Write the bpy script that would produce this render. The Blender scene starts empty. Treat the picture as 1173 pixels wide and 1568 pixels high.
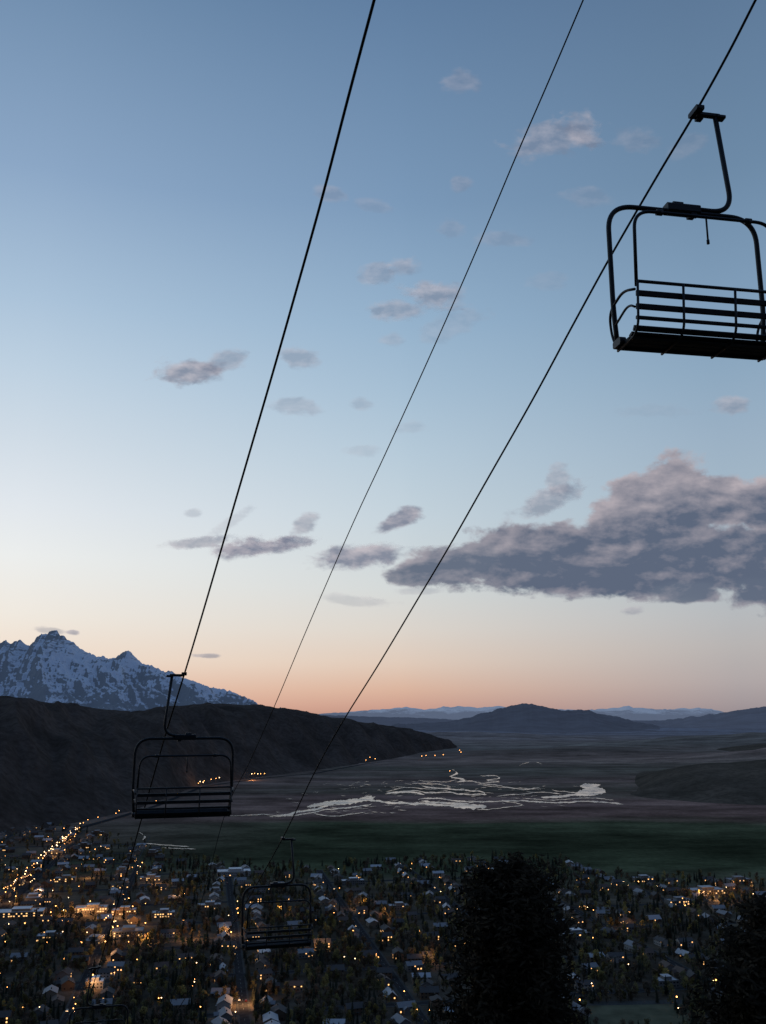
import bpy, math, random
import numpy as np
from mathutils import Vector, noise, Matrix
random.seed(7); np.random.seed(7)
scene=bpy.context.scene
scene.view_settings.view_transform='Standard'
scene.view_settings.look='None'
scene.view_settings.exposure=0
H=250.0; F=1400.0; CX=586.5; CY=784.0
P=math.atan(308/1400.0); cp=math.cos(P); sp=math.sin(P)
def ray(px,py):
    u=(px-CX)/F; v=-(py-CY)/F
    return Vector((u,cp-v*sp,sp+v*cp))
def at_depth(px,py,d): return ray(px,py)*d+Vector((0,0,H))
def at_y(px,py,yd):
    r=ray(px,py); return r*(yd/r.y)+Vector((0,0,H))
def gnd(px,py,z=0.0):
    r=ray(px,py); t=(z-H)/r.z
    return Vector((r.x*t,r.y*t,z))
def proj(x,y,z):
    z-=H; f=y*cp+z*sp; up=-y*sp+z*cp
    return CX+F*x/f, CY-F*up/f
def interp(x,pts):
    if x<=pts[0][0]: return pts[0][1]
    for a,b in zip(pts,pts[1:]):
        if x<=b[0]: return a[1]+(b[1]-a[1])*(x-a[0])/(b[0]-a[0])
    return pts[-1][1]
def lin(c):
    out=[]
    for v in c:
        v/=255.0
        out.append(v/12.92 if v<=0.04045 else ((v+0.055)/1.055)**2.4)
    return tuple(out)+(1.0,)
# ---------------------------------------------------------------- materials
def newmat(name):
    m=bpy.data.materials.new(name); m.use_nodes=True
    try: m.cycles.emission_sampling='NONE'
    except Exception: pass
    nt=m.node_tree; b=nt.nodes['Principled BSDF']
    return m,nt,b
def ramp(nt,stops):
    r=nt.nodes.new('ShaderNodeValToRGB')
    el=r.color_ramp.elements
    while len(el)>1: el.remove(el[-1])
    el[0].position=stops[0][0]; el[0].color=stops[0][1]
    for p,c in stops[1:]:
        e=el.new(p); e.color=c
    return r
def c4(r,g,b): return (r,g,b,1)
def mathn(nt,op,a=None,b=None,c=None,clamp=False):
    n=nt.nodes.new('ShaderNodeMath'); n.operation=op; n.use_clamp=clamp
    for i,v in enumerate((a,b,c)):
        if v is None: continue
        if isinstance(v,(int,float)): n.inputs[i].default_value=v
        else: nt.links.new(v,n.inputs[i])
    return n.outputs[0]
def mixc(nt,f,a,b):
    n=nt.nodes.new('ShaderNodeMix'); n.data_type='RGBA'
    for s,v in ((0,f),(6,a),(7,b)):
        if isinstance(v,(int,float,tuple)): n.inputs[s].default_value=v
        else: nt.links.new(v,n.inputs[s])
    return n.outputs[2]
def maprange(nt,v,a,b,c=0.0,d=1.0,smooth=False):
    n=nt.nodes.new('ShaderNodeMapRange'); n.clamp=True
    if smooth: n.interpolation_type='SMOOTHSTEP'
    nt.links.new(v,n.inputs[0])
    for i,x in enumerate((a,b,c,d)): n.inputs[i+1].default_value=x
    return n.outputs[0]
def noisen(nt,vec,scale,detail=6,rough=0.55,dist=0.0):
    n=nt.nodes.new('ShaderNodeTexNoise'); n.inputs['Scale'].default_value=scale
    n.inputs['Detail'].default_value=detail; n.inputs['Roughness'].default_value=rough
    n.inputs['Distortion'].default_value=dist
    if vec is not None: nt.links.new(vec,n.inputs['Vector'])
    return n.outputs[0]
def mapping(nt,vec,scale=(1,1,1),loc=(0,0,0)):
    n=nt.nodes.new('ShaderNodeMapping'); nt.links.new(vec,n.inputs[0])
    n.inputs['Scale'].default_value=scale; n.inputs['Location'].default_value=loc
    return n.outputs[0]
def simple(name,col,rough=0.7,metal=0.0,var=0.25,scale=3.0,spec=0.3):
    m,nt,b=newmat(name)
    tc=nt.nodes.new('ShaderNodeTexCoord')
    n=noisen(nt,tc.outputs['Object'],scale,3)
    lo=tuple(c*(1-var) for c in col)+(1,); hi=tuple(min(1,c*(1+var)) for c in col)+(1,)
    r=ramp(nt,[(0.3,lo),(0.7,hi)]); nt.links.new(n,r.inputs[0])
    nt.links.new(r.outputs[0],b.inputs['Base Color'])
    b.inputs['Roughness'].default_value=rough; b.inputs['Metallic'].default_value=metal
    b.inputs['Specular IOR Level'].default_value=spec
    return m
def emis(name,col,st):
    m,nt,b=newmat(name)
    b.inputs['Base Color'].default_value=(0.2,0.2,0.2,1)
    b.inputs['Emission Color'].default_value=tuple(col)+(1,)
    b.inputs['Emission Strength'].default_value=st
    return m
def mesh_obj(name,verts,faces,mats=(),mi=None,smooth=False,parent=None,loc=None):
    me=bpy.data.meshes.new(name); me.from_pydata([tuple(v) for v in verts],[],faces); 
    for m in mats: me.materials.append(m)
    if mi is not None: me.polygons.foreach_set('material_index',mi)
    if smooth: me.polygons.foreach_set('use_smooth',[True]*len(me.polygons))
    me.update()
    o=bpy.data.objects.new(name,me); scene.collection.objects.link(o)
    if parent: o.parent=parent
    if loc is not None: o.location=loc
    return o
def empty(name,loc=(0,0,0),rot=0.0):
    e=bpy.data.objects.new(name,None); scene.collection.objects.link(e)
    e.location=loc; e.rotation_euler=(0,0,rot); e.empty_display_size=0.3
    return e
# ---------------------------------------------------------------- world
w=bpy.data.worlds.new("World"); scene.world=w; w.use_nodes=True
nt=w.node_tree; nt.nodes.clear()
out=nt.nodes.new('ShaderNodeOutputWorld'); bg=nt.nodes.new('ShaderNodeBackground')
nt.links.new(bg.outputs[0],out.inputs[0])
tc=nt.nodes.new('ShaderNodeTexCoord')
nrm=nt.nodes.new('ShaderNodeVectorMath'); nrm.operation='NORMALIZE'; nt.links.new(tc.outputs['Generated'],nrm.inputs[0])
sx=nt.nodes.new('ShaderNodeSeparateXYZ'); nt.links.new(nrm.outputs[0],sx.inputs[0])
el=mathn(nt,'MULTIPLY',mathn(nt,'ARCSINE',sx.outputs[2]),180/math.pi)
ef=mathn(nt,'DIVIDE',mathn(nt,'ADD',el,5.0),95.0,clamp=True)
def sk(stops): return ramp(nt,[((e+5)/95.0,lin(c)) for e,c in stops])
RL=sk([(-5,(40,40,44)),(-0.6,(200,150,125)),(0.3,(230,180,154)),(3,(243,223,205)),(5.6,(242,235,225)),(9,(238,240,239)),(12,(227,233,239)),(16,(209,221,232)),(20,(191,210,227)),(24,(172,196,219)),(31,(141,168,199)),(42,(106,136,169)),(60,(75,105,142)),(90,(58,85,125))])
RM=sk([(-5,(35,36,42)),(-0.6,(168,134,124)),(0.3,(204,158,142)),(1.4,(220,181,159)),(3.0,(226,204,187)),(5,(222,214,205)),(7.7,(213,218,218)),(12,(199,213,222)),(16,(184,204,219)),(20,(167,192,213)),(24,(151,180,206)),(31,(124,154,186)),(42,(96,126,161)),(60,(70,98,136)),(90,(58,85,125))])
RR=sk([(-5,(30,32,38)),(-0.6,(136,128,134)),(0.3,(160,149,152)),(1.8,(177,168,168)),(3.8,(185,181,180)),(5.6,(184,187,190)),(7.7,(178,189,196)),(12,(167,186,201)),(16,(156,178,198)),(20,(142,169,193)),(24,(129,158,186)),(31,(110,139,168)),(42,(90,117,149)),(60,(66,92,130)),(90,(58,85,125))])
RB=sk([(-5,(25,27,32)),(0,(95,98,118)),(8,(118,115,135)),(20,(98,112,142)),(42,(76,100,136)),(90,(58,85,125))])
for r in (RL,RM,RR,RB): nt.links.new(ef,r.inputs[0])
az=mathn(nt,'MULTIPLY',mathn(nt,'ARCTAN2',sx.outputs[0],sx.outputs[1]),180/math.pi)
d=mathn(nt,'ABSOLUTE',mathn(nt,'ADD',az,35.0))
c1=mixc(nt,maprange(nt,d,13,37),RL.outputs[0],RM.outputs[0])
c2=mixc(nt,maprange(nt,d,36,56),c1,RR.outputs[0])
c3=mixc(nt,maprange(nt,d,62,140),c2,RB.outputs[0])
sky=nt.nodes.new('ShaderNodeTexSky'); sky.sky_type='NISHITA'; sky.sun_disc=False
sky.sun_elevation=math.radians(0.5); sky.sun_rotation=math.radians(-35); sky.altitude=2100; sky.ozone_density=2.0
sc=nt.nodes.new('ShaderNodeVectorMath'); sc.operation='SCALE'; nt.links.new(sky.outputs[0],sc.inputs[0]); sc.inputs['Scale'].default_value=0.05
c4n=mixc(nt,0.02,c3,sc.outputs[0])
nt.links.new(c4n,bg.inputs[0]); bg.inputs[1].default_value=1.0
sun=bpy.data.lights.new('sun','SUN'); sun.energy=0.04; sun.angle=math.radians(10); sun.color=(1,0.7,0.5)
so=bpy.data.objects.new('sun',sun); scene.collection.objects.link(so)
sd=Vector((math.sin(math.radians(-35)),math.cos(math.radians(-35)),math.tan(math.radians(2))))
so.rotation_euler=sd.to_track_quat('Z','Y').to_euler(); so.location=(0,0,400)
# ---------------------------------------------------------------- camera
cam=bpy.data.cameras.new('camera'); co=bpy.data.objects.new('camera',cam); scene.collection.objects.link(co)
co.location=(0,0,H); co.rotation_euler=(math.pi/2+P,0,0)
cam.sensor_fit='VERTICAL'; cam.sensor_height=36; cam.lens=36*F/1568.0
cam.clip_start=0.1; cam.clip_end=200000
scene.camera=co
# ---------------------------------------------------------------- ground
mounds=[(2600,5200,95,700,420),(1250,5900,50,700,300),(-200,7600,40,900,350),(900,9000,60,1500,500),(3200,7000,110,1400,700)]
def hgt(x,y):
    s=247.3-0.6*y
    s=min(s,700)
    k=10.0
    z=k*math.log1p(math.exp(min(s/k,60))) if s/k<60 else s
    for mx,my,mh,rx,ry in mounds:
        q=((x-mx)/rx)**2+((y-my)/ry)**2
        if q<12: z+=mh*math.exp(-q)*(1+0.35*noise.noise(Vector((x/180,y/180,3))))
    if y>4600:
        z+=min(1,(y-4600)/3000)*24*(noise.noise(Vector((x/1500,y/700,0)))+0.3)
    return z
verts=[];faces=[]
na=320
rs=[3*1.056**i for i in range(182)]
verts.append((0,0,hgt(0,0)))
for r in rs:
    for i in range(na):
        a=2*math.pi*i/na; x=r*math.sin(a); y=r*math.cos(a)
        verts.append((x,y,hgt(x,y)))
for i in range(na): faces.append((0,1+(i+1)%na,1+i))
for j in range(len(rs)-1):
    for i in range(na):
        a=1+j*na+i; b=1+j*na+(i+1)%na
        faces.append((a,b,b+na,a+na))
m,nt,b=newmat('valley_ground')
geo=nt.nodes.new('ShaderNodeNewGeometry'); pos=geo.outputs['Position']
s=nt.nodes.new('ShaderNodeSeparateXYZ'); nt.links.new(pos,s.inputs[0])
nb=noisen(nt,mapping(nt,pos,(1/1500,1/500,0.001)),1.0,6,0.6)
yy=mathn(nt,'ADD',s.outputs[1],mathn(nt,'MULTIPLY',mathn(nt,'SUBTRACT',nb,0.5),mathn(nt,'MULTIPLY',s.outputs[1],0.4)))
lg=mathn(nt,'DIVIDE',mathn(nt,'LOGARITHM',mathn(nt,'MAXIMUM',yy,10),10.0),5.0)
def L(v): return math.log10(v)/5
r=ramp(nt,[(L(300),c4(.045,.043,.03)),(L(900),c4(.12,.098,.075)),(L(1450),c4(.12,.098,.07)),(L(1600),c4(.075,.088,.048)),(L(2200),c4(.085,.094,.052)),(L(2350),c4(.24,.145,.115)),(L(2850),c4(.25,.155,.125)),(L(3200),c4(.16,.135,.095)),(L(3600),c4(.24,.16,.128)),(L(4300),c4(.14,.125,.092)),(L(5200),c4(.25,.175,.14)),(L(6500),c4(.16,.145,.12)),(L(8000),c4(.21,.175,.155)),(L(12000),c4(.15,.165,.20)),(L(24000),c4(.16,.21,.29))])  # bluish far stops paint distance haze into the ground colour
nt.links.new(lg,r.inputs[0])
lx=maprange(nt,s.outputs[0],-650,-150,1,0)
base=mixc(nt,mathn(nt,'MULTIPLY',lx,maprange(nt,s.outputs[1],1500,1900,0,.85)),r.outputs[0],c4(.19,.135,.105))
n2=noisen(nt,mapping(nt,pos,(1/190,1/120,0.01)),1.0,7,0.65)
n3=noisen(nt,mapping(nt,pos,(1/14,1/14,0.1)),1.0,5,0.75)
f=mathn(nt,'MULTIPLY',maprange(nt,n2,0.32,0.68,0.45,1.5),maprange(nt,n3,0.3,0.7,0.7,1.3))
n5=noisen(nt,mapping(nt,pos,(1/2600,1/420,0.001),(3,1,0)),1.0,6,0.65)
f=mathn(nt,'MULTIPLY',f,maprange(nt,n5,0.38,0.62,0.62,1.3))
vs=nt.nodes.new('ShaderNodeVectorMath'); vs.operation='SCALE'; nt.links.new(base,vs.inputs[0]); nt.links.new(f,vs.inputs['Scale'])
n4=noisen(nt,mapping(nt,pos,(1/900,1/260,0.01)),1.0,6,0.6,1.5)
st=mathn(nt,'SUBTRACT',1.0,maprange(nt,mathn(nt,'ABSOLUTE',mathn(nt,'SUBTRACT',n4,0.5)),0.0,0.02))
st=mathn(nt,'MULTIPLY',mathn(nt,'MULTIPLY',st,maprange(nt,s.outputs[1],2500,3000)),maprange(nt,s.outputs[1],6500,4200))
colr=mixc(nt,mathn(nt,'MULTIPLY',st,0.4),vs.outputs[0],c4(.26,.20,.17))
nt.links.new(colr,b.inputs['Base Color']); b.inputs['Roughness'].default_value=1.0; b.inputs['Specular IOR Level'].default_value=0.0
hz=mixc(nt,maprange(nt,s.outputs[1],2000,18000),c4(0,0,0),c4(.028,.032,.044))  # distance haze painted in as bluish emission growing with range
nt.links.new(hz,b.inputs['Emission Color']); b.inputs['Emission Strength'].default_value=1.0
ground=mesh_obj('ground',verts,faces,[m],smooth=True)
# ---------------------------------------------------------------- hills
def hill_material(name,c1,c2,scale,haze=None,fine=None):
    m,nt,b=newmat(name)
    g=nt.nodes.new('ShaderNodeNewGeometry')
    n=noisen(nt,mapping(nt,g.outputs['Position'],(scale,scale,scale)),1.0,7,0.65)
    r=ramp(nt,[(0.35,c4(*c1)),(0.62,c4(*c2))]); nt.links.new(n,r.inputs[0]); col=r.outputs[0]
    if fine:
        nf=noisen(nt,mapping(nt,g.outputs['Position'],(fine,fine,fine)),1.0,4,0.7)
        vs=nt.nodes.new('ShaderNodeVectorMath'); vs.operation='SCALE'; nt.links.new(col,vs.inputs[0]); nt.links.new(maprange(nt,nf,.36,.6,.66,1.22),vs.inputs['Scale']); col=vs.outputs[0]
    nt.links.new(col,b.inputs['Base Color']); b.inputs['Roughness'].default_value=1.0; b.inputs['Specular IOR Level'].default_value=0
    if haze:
        b.inputs['Emission Color'].default_value=tuple(haze)+(1,); b.inputs['Emission Strength'].default_value=1.0  # air haze painted in as a constant glow on the hill
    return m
def loft(name,cols,foot,crest,back,rows,brows,prof,disp,mat):
    vs=[];fs=[]
    for i in range(cols+1):
        u=i/cols
        f=foot(u);c=crest(u);k=back(u)
        for j in range(rows+1):
            t=j/rows
            p=f.lerp(c,t); p.z=f.z+(c.z-f.z)*prof(t)
            p.z+=disp(p,t)*4*t*(1-t)
            vs.append(p)
        for j in range(1,brows+1):
            t=j/brows
            p=c.lerp(k,t); p.z=c.z+(k.z-c.z)*(1-prof(1-t))
            vs.append(p)
    n=rows+brows+1
    for i in range(cols):
        for j in range(n-1):
            a=i*n+j; fs.append((a,a+n,a+n+1,a+1))
    return mesh_obj(name,vs,fs,[mat],smooth=True)
butteM=hill_material('sagebrush_hillside',(.035,.031,.027),(.088,.072,.062),1/170,(.0024,.0026,.0034),1/20)
cr=[(-400,1045),(-100,1062),(0,1066),(40,1069),(75,1076),(110,1079),(150,1085),(200,1091),(230,1087),(270,1081),(300,1079),(350,1078),(400,1081),(440,1086),(470,1090),(490,1096),(530,1102),(560,1107),(600,1112),(640,1119),(665,1127),(685,1136),(700,1143)]
ft=[(-400,1330),(0,1282),(100,1264),(200,1243),(300,1205),(350,1196),(480,1180),(600,1163),(660,1152),(700,1146)]
crd=[(-400,2600),(0,2950),(200,3900),(350,4700),(480,5400),(600,6300),(700,6900)]
def bpx(u): return -400+1100*u
def bfoot(u):
    g=gnd(bpx(u),interp(bpx(u),ft)); g.z=-3; return g
def bcrest(u):
    x=bpx(u); p=at_y(x,interp(x,cr)+1.2*noise.noise(Vector((x/18,1,1))),interp(x,crd)); return p
def bback(u):
    x=bpx(u); c=bcrest(u); return Vector((c.x*1.3-50,c.y*1.3,-5))
def bdisp(p,t):
    v=Vector((p.x/230+p.y/600,p.y/700,0.3))
    return 46*(1-2*abs(noise.noise(v*1.6)))-18+22*noise.noise(v*4.5)+7*noise.noise(v*11)
loft('butte_hill',420,bfoot,bcrest,bback,80,14,lambda t: math.sin(t*math.pi/2)**1.15,bdisp,butteM)
lowM=hill_material('low_hill_grass',(.04,.038,.028),(.10,.082,.062),1/150,(.005,.0055,.007),1/18)
def lowhill(x0,x1,crp,ftp,dm,amp):
    def c(u):
        x=x0+(x1-x0)*u; g=gnd(x,interp(x,ftp)); return at_y(x,interp(x,crp)+1.0*noise.noise(Vector((x/25,4,2))),g.y*dm)
    def f(u):
        x=x0+(x1-x0)*u; g=gnd(x,interp(x,ftp)); g.z=-2; return g
    def bk(u):
        q=c(u); return Vector((q.x*1.25,q.y*1.25,-4))
    loft('low_hill',160,f,c,bk,40,8,lambda t: math.sin(t*math.pi/2)**1.3,lambda p,t: amp*(0.4-abs(noise.noise(Vector((p.x/260,p.y/500,1))))*1.5)+amp*.3*noise.noise(Vector((p.x/90,p.y/120,2))),lowM)
lowhill(930,1500,[(930,1224),(960,1205),(1000,1188),(1040,1176),(1080,1170),(1120,1169),(1173,1164),(1300,1150),(1500,1160)],[(930,1226),(1000,1228),(1100,1232),(1173,1234),(1500,1245)],1.25,14)
lowhill(880,1500,[(880,1160),(940,1155),(1000,1150),(1060,1153),(1100,1146),(1173,1140),(1300,1132),(1500,1130)],[(880,1162),(1000,1168),(1173,1172),(1500,1180)],1.3,14)
# snowy peaks
m,nt,b=newmat('snowy_rock')
g=nt.nodes.new('ShaderNodeNewGeometry'); ps=g.outputs['Position']
sp3=nt.nodes.new('ShaderNodeSeparateXYZ'); nt.links.new(ps,sp3.inputs[0])
nz=nt.nodes.new('ShaderNodeSeparateXYZ'); nt.links.new(g.outputs['Normal'],nz.inputs[0])
mp=nt.nodes.new('ShaderNodeMapping'); nt.links.new(ps,mp.inputs[0]); mp.inputs['Rotation'].default_value=(0,math.radians(38),0); mp.inputs['Scale'].default_value=(1/520,1/1500,1/150)
n1=noisen(nt,mp.outputs[0],1.0,8,0.7,0.5)
n2=noisen(nt,mapping(nt,ps,(1/100,1/300,1/75)),1.0,5,0.7)
v=mathn(nt,'ADD',mathn(nt,'MULTIPLY',n1,1.3),mathn(nt,'MULTIPLY',n2,0.8))
v=mathn(nt,'ADD',v,mathn(nt,'MULTIPLY',nz.outputs[2],0.75))
v=mathn(nt,'ADD',v,mathn(nt,'MULTIPLY',nz.outputs[0],0.3))
hb=mathn(nt,'SUBTRACT',maprange(nt,sp3.outputs[2],250,900,-0.32,0.0),maprange(nt,sp3.outputs[2],1400,2300,0.0,0.2))
v=mathn(nt,'ADD',v,hb)
sn=maprange(nt,v,1.585,1.72)
cc=mixc(nt,sn,c4(.065,.08,.11),c4(.50,.56,.66))
nt.links.new(cc,b.inputs['Base Color']); b.inputs['Roughness'].default_value=0.9; b.inputs['Specular IOR Level'].default_value=0.1
b.inputs['Emission Color'].default_value=(.022,.034,.056,1); b.inputs['Emission Strength'].default_value=1  # air haze painted in: bluish rock colour plus a faint blue glow
tp=[(-420,1010),(-300,990),(-220,1000),(-150,978),(-90,990),(-50,975),(-20,984),(0,985),(9,980),(16,986),(30,979),(38,986),(46,989),(56,976),(64,971),(72,970),(78,966),(86,965),(92,972),(98,974),(106,981),(113,984),(122,992),(131,998),(142,1002),(152,1006),(160,1005),(166,1009),(176,1007),(185,1001),(192,997),(198,996),(204,1003),(212,1011),(221,1017),(232,1019),(246,1026),(255,1029),(262,1027),(275,1036),(300,1044),(320,1052),(345,1056),(360,1061),(375,1068),(392,1078),(420,1090),(450,1100)]
def tcrest(u):
    x=-420+870*u; yv=interp(x,tp)+2.4*noise.noise(Vector((x/5,3,1)))+1.5*noise.noise(Vector((x/1.7,5,1)))
    return at_y(x,yv,23000)
def tfoot(u):
    c=tcrest(u); return Vector((c.x*0.72-400,15500,-20))
def tback(u):
    c=tcrest(u); return Vector((c.x*1.2,30000,-20))
def tdisp(p,t):
    v=Vector((p.x/1300+p.y/3000,p.y/3600,0))
    a=0;amp=360
    for k in range(5):
        a+=amp*(0.55-2*abs(noise.noise(v+Vector((k*7,0,0))))*1.0); v=v*2.1; amp*=0.52
    return a
loft('snowy_mountain_range',680,tfoot,tcrest,tback,150,8,lambda t:t**1.25,tdisp,m)
def rng(name,pts,dist,front,mat,jag,amp,x0,x1,cols=300):
    def c(u):
        x=x0+(x1-x0)*u; return at_y(x,interp(x,pts)+jag*noise.noise(Vector((x/14,dist,1)))+jag*.5*noise.noise(Vector((x/4,dist,2))),dist)
    def f(u): q=c(u); k=front/dist; return Vector((q.x*k,front,-15))
    def bk(u): q=c(u); return Vector((q.x*1.25,dist*1.25,-15))
    return loft(name,cols,f,c,bk,36,6,lambda t:math.sin(t*math.pi/2)**1.3,lambda p,t:amp*(0.4-abs(noise.noise(Vector((p.x/(dist*.05),p.y/(dist*.15),0))))*1.6),mat)
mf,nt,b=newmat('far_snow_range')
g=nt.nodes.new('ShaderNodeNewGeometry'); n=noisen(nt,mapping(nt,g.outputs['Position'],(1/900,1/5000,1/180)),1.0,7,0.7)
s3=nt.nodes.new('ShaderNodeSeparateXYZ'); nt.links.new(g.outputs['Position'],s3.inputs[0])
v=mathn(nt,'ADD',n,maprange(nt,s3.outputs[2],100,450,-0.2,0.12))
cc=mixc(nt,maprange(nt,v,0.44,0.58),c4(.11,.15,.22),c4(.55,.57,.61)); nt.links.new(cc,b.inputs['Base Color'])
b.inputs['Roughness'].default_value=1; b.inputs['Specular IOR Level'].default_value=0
b.inputs['Emission Color'].default_value=(.085,.10,.13,1); b.inputs['Emission Strength'].default_value=1  # range glows faintly: distance haze put into the material
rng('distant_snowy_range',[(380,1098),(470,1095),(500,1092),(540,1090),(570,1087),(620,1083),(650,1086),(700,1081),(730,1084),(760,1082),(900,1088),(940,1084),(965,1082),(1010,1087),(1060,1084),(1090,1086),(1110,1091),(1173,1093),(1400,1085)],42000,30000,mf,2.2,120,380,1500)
mb=hill_material('forest_hill_painted_haze',(.045,.055,.075),(.095,.105,.13),1/350,(.021,.026,.038))  # blue in base colour and glow is painted distance haze
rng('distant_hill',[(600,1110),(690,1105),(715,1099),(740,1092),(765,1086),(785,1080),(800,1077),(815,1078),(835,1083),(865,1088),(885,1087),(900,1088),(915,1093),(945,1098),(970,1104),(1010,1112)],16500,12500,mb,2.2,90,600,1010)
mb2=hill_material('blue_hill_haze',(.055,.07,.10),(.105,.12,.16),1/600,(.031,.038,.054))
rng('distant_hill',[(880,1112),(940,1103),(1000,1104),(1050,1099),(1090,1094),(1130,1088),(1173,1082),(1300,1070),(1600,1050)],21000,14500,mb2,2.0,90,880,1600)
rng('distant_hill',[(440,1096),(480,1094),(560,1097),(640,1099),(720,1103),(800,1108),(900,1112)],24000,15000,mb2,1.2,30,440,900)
# ---------------------------------------------------------------- river
wm,nt,b=newmat('river_water')
b.inputs['Base Color'].default_value=(.08,.09,.10,1); b.inputs['IOR'].default_value=1.4
b.inputs['Specular IOR Level'].default_value=1.0
g=nt.nodes.new('ShaderNodeNewGeometry'); n=noisen(nt,mapping(nt,g.outputs['Position'],(.02,.02,.02)),1.0,4)
nt.links.new(maprange(nt,n,.35,.65,.10,.28),b.inputs['Roughness'])
rv=[];rf=[]
def ribbon(pts,th,z=0.4,wob=2.0,seed=0):
    P2=[Vector((a,b_)) for a,b_ in pts]; P2=[P2[0]]+P2+[P2[-1]]
    dense=[]
    for i in range(1,len(P2)-2):
        p0,p1,p2,p3=P2[i-1:i+3]; n=max(2,int((p2-p1).length/2.0))
        for k in range(n):
            t=k/n
            dense.append(0.5*((2*p1)+(p2-p0)*t+(2*p0-5*p1+4*p2-p3)*t*t+(3*p1-p0-3*p2+p3)*t**3))
    dense.append(P2[-1])
    n=len(dense); base=len(rv)
    for i,p in enumerate(dense):
        e=min(1,min(i,n-1-i)/5+0.12)
        q=th*e*(0.4+1.0*abs(noise.noise(Vector((p.x/9,seed,1))))+0.5*noise.noise(Vector((p.x/2.5,seed,5)))+.2)
        q=max(q,.14)
        yc=p.y+wob*0.5*noise.noise(Vector((p.x/13,seed,9)))+.5*noise.noise(Vector((p.x/3,seed,4)))
        dxp=0
        if 0<i<n-1:
            tg=dense[i+1]-dense[i-1]
            if abs(tg.y)>abs(tg.x)*0.6: dxp=q*0.9
        rv.append(gnd(p.x-dxp,yc-q/2,z)); rv.append(gnd(p.x+dxp,yc+q/2,z))
    for i in range(n-1):
        a=base+2*i; rf.append((a,a+1,a+3,a+2))
R=[([(412,1250),(440,1248),(455,1243),(480,1240),(505,1232),(530,1227),(555,1225),(575,1220)],4.2),
([(470,1236),(500,1230),(540,1226),(572,1223)],7),([(505,1230),(540,1228),(570,1219)],6),
([(440,1250),(470,1246),(500,1240),(540,1236),(570,1231)],1.6),
([(560,1224),(600,1229),(650,1231),(700,1234),(745,1234)],3.8),([(690,1233),(720,1235),(745,1235)],7),
([(640,1224),(665,1222),(700,1226),(740,1228),(790,1226),(850,1229),(900,1227),(955,1231)],2.0),
([(645,1226),(670,1229),(720,1231)],2.8),
([(590,1216),(612,1212),(640,1211),(655,1214),(690,1213),(705,1216),(742,1216),(735,1212),(700,1209),(660,1206),(645,1203)],1.9),
([(590,1213),(620,1206),(660,1208),(690,1205),(670,1201),(640,1200)],1.0),
([(592,1214),(630,1213),(650,1217)],3.4),
([(828,1221),(855,1220),(880,1217),(905,1217),(924,1212),(915,1207),(893,1204),(920,1202)],4.2),
([(880,1216),(900,1212),(927,1211)],11),([(888,1204),(918,1203)],6),([(892,1209),(920,1208)],7),
([(760,1219),(800,1216),(830,1213),(860,1216)],1.0),([(800,1222),(850,1225),(900,1222),(940,1225)],1.0),
([(700,1198),(720,1196),(740,1200),(765,1203),(800,1209),(826,1206)],1.1),
([(735,1188),(760,1188),(764,1192),(745,1195),(765,1197),(740,1199)],1.3),
([(692,1178),(700,1184),(690,1190),(712,1193),(700,1197)],2.1),([(730,1200),(760,1205),(820,1208)],.8),
([(845,1209),(860,1212),(900,1215)],1.1),([(640,1195),(680,1197),(700,1194)],.8),([(760,1226),(800,1232),(760,1238),(730,1240)],1.0),
([(480,1245),(510,1250),(560,1243)],1.0),([(350,1250),(400,1247),(425,1250)],1.0),([(212,1274),(222,1280),(218,1286)],2.0),([(222,1291),(250,1294),(290,1296)],1.4),([(240,1298),(300,1300)],.9),
([(860,1165),(905,1160),(900,1166)],0.5),([(795,1172),(815,1166),(830,1170)],.8),([(150,1300),(160,1302)],1.5)]
for i,(p,th) in enumerate(R): ribbon(p,th,0.4+i*0.03,2.0,i*3.1)
for i in range(160):
    x=random.gauss(670,110); y=random.uniform(1196,1246)
    if y>1236: x=random.gauss(520,50)
    l=random.uniform(3,15); dy=random.uniform(-1.6,1.6)
    ribbon([(x,y),(x+l*.4,y+dy*.6),(x+l,y+dy)],random.uniform(0.3,1.3),1.7+i*0.02,2,i*1.7)
mesh_obj('river',rv,rf,[wm])
# ---------------------------------------------------------------- town
asph=simple('asphalt',(.052,.05,.05),1,0,0.3,0.2,0.0)
conc=simple('pavement_concrete',(.09,.09,.085),1,0,0.2,0.5,0)
paint=simple('road_paint',(.35,.35,.32),0.9)
Bd=Vector((-.182,.983,0)).normalized(); Ad=Vector((.983,.182,0)).normalized(); O=Vector((-262,826,0))
SA,SB=146.0,120.0
def ab(a,b_,z=0): 
    p=O+Ad*a+Bd*b_; return Vector((p.x,p.y,z))
lim=[(-300,1262),(0,1268),(60,1262),(130,1272),(200,1292),(330,1326),(480,1332),(560,1322),(700,1318),(860,1320),(920,1340),(1000,1350),(1173,1348),(1400,1350)]
def intown(x,y):
    if y<640: return False
    px,py=proj(x,y,0)
    return -260<px<1440 and py>interp(px,lim)
V=[];Fc=[];MI=[]
def quad(a,b_,c,d_,mi,V=V,Fc=Fc,MI=MI):
    k=len(V); V.extend([a,b_,c,d_]); Fc.append((k,k+1,k+2,k+3)); MI.append(mi)
PV=[];PF=[];PM=[]
HWD=4.0
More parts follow.
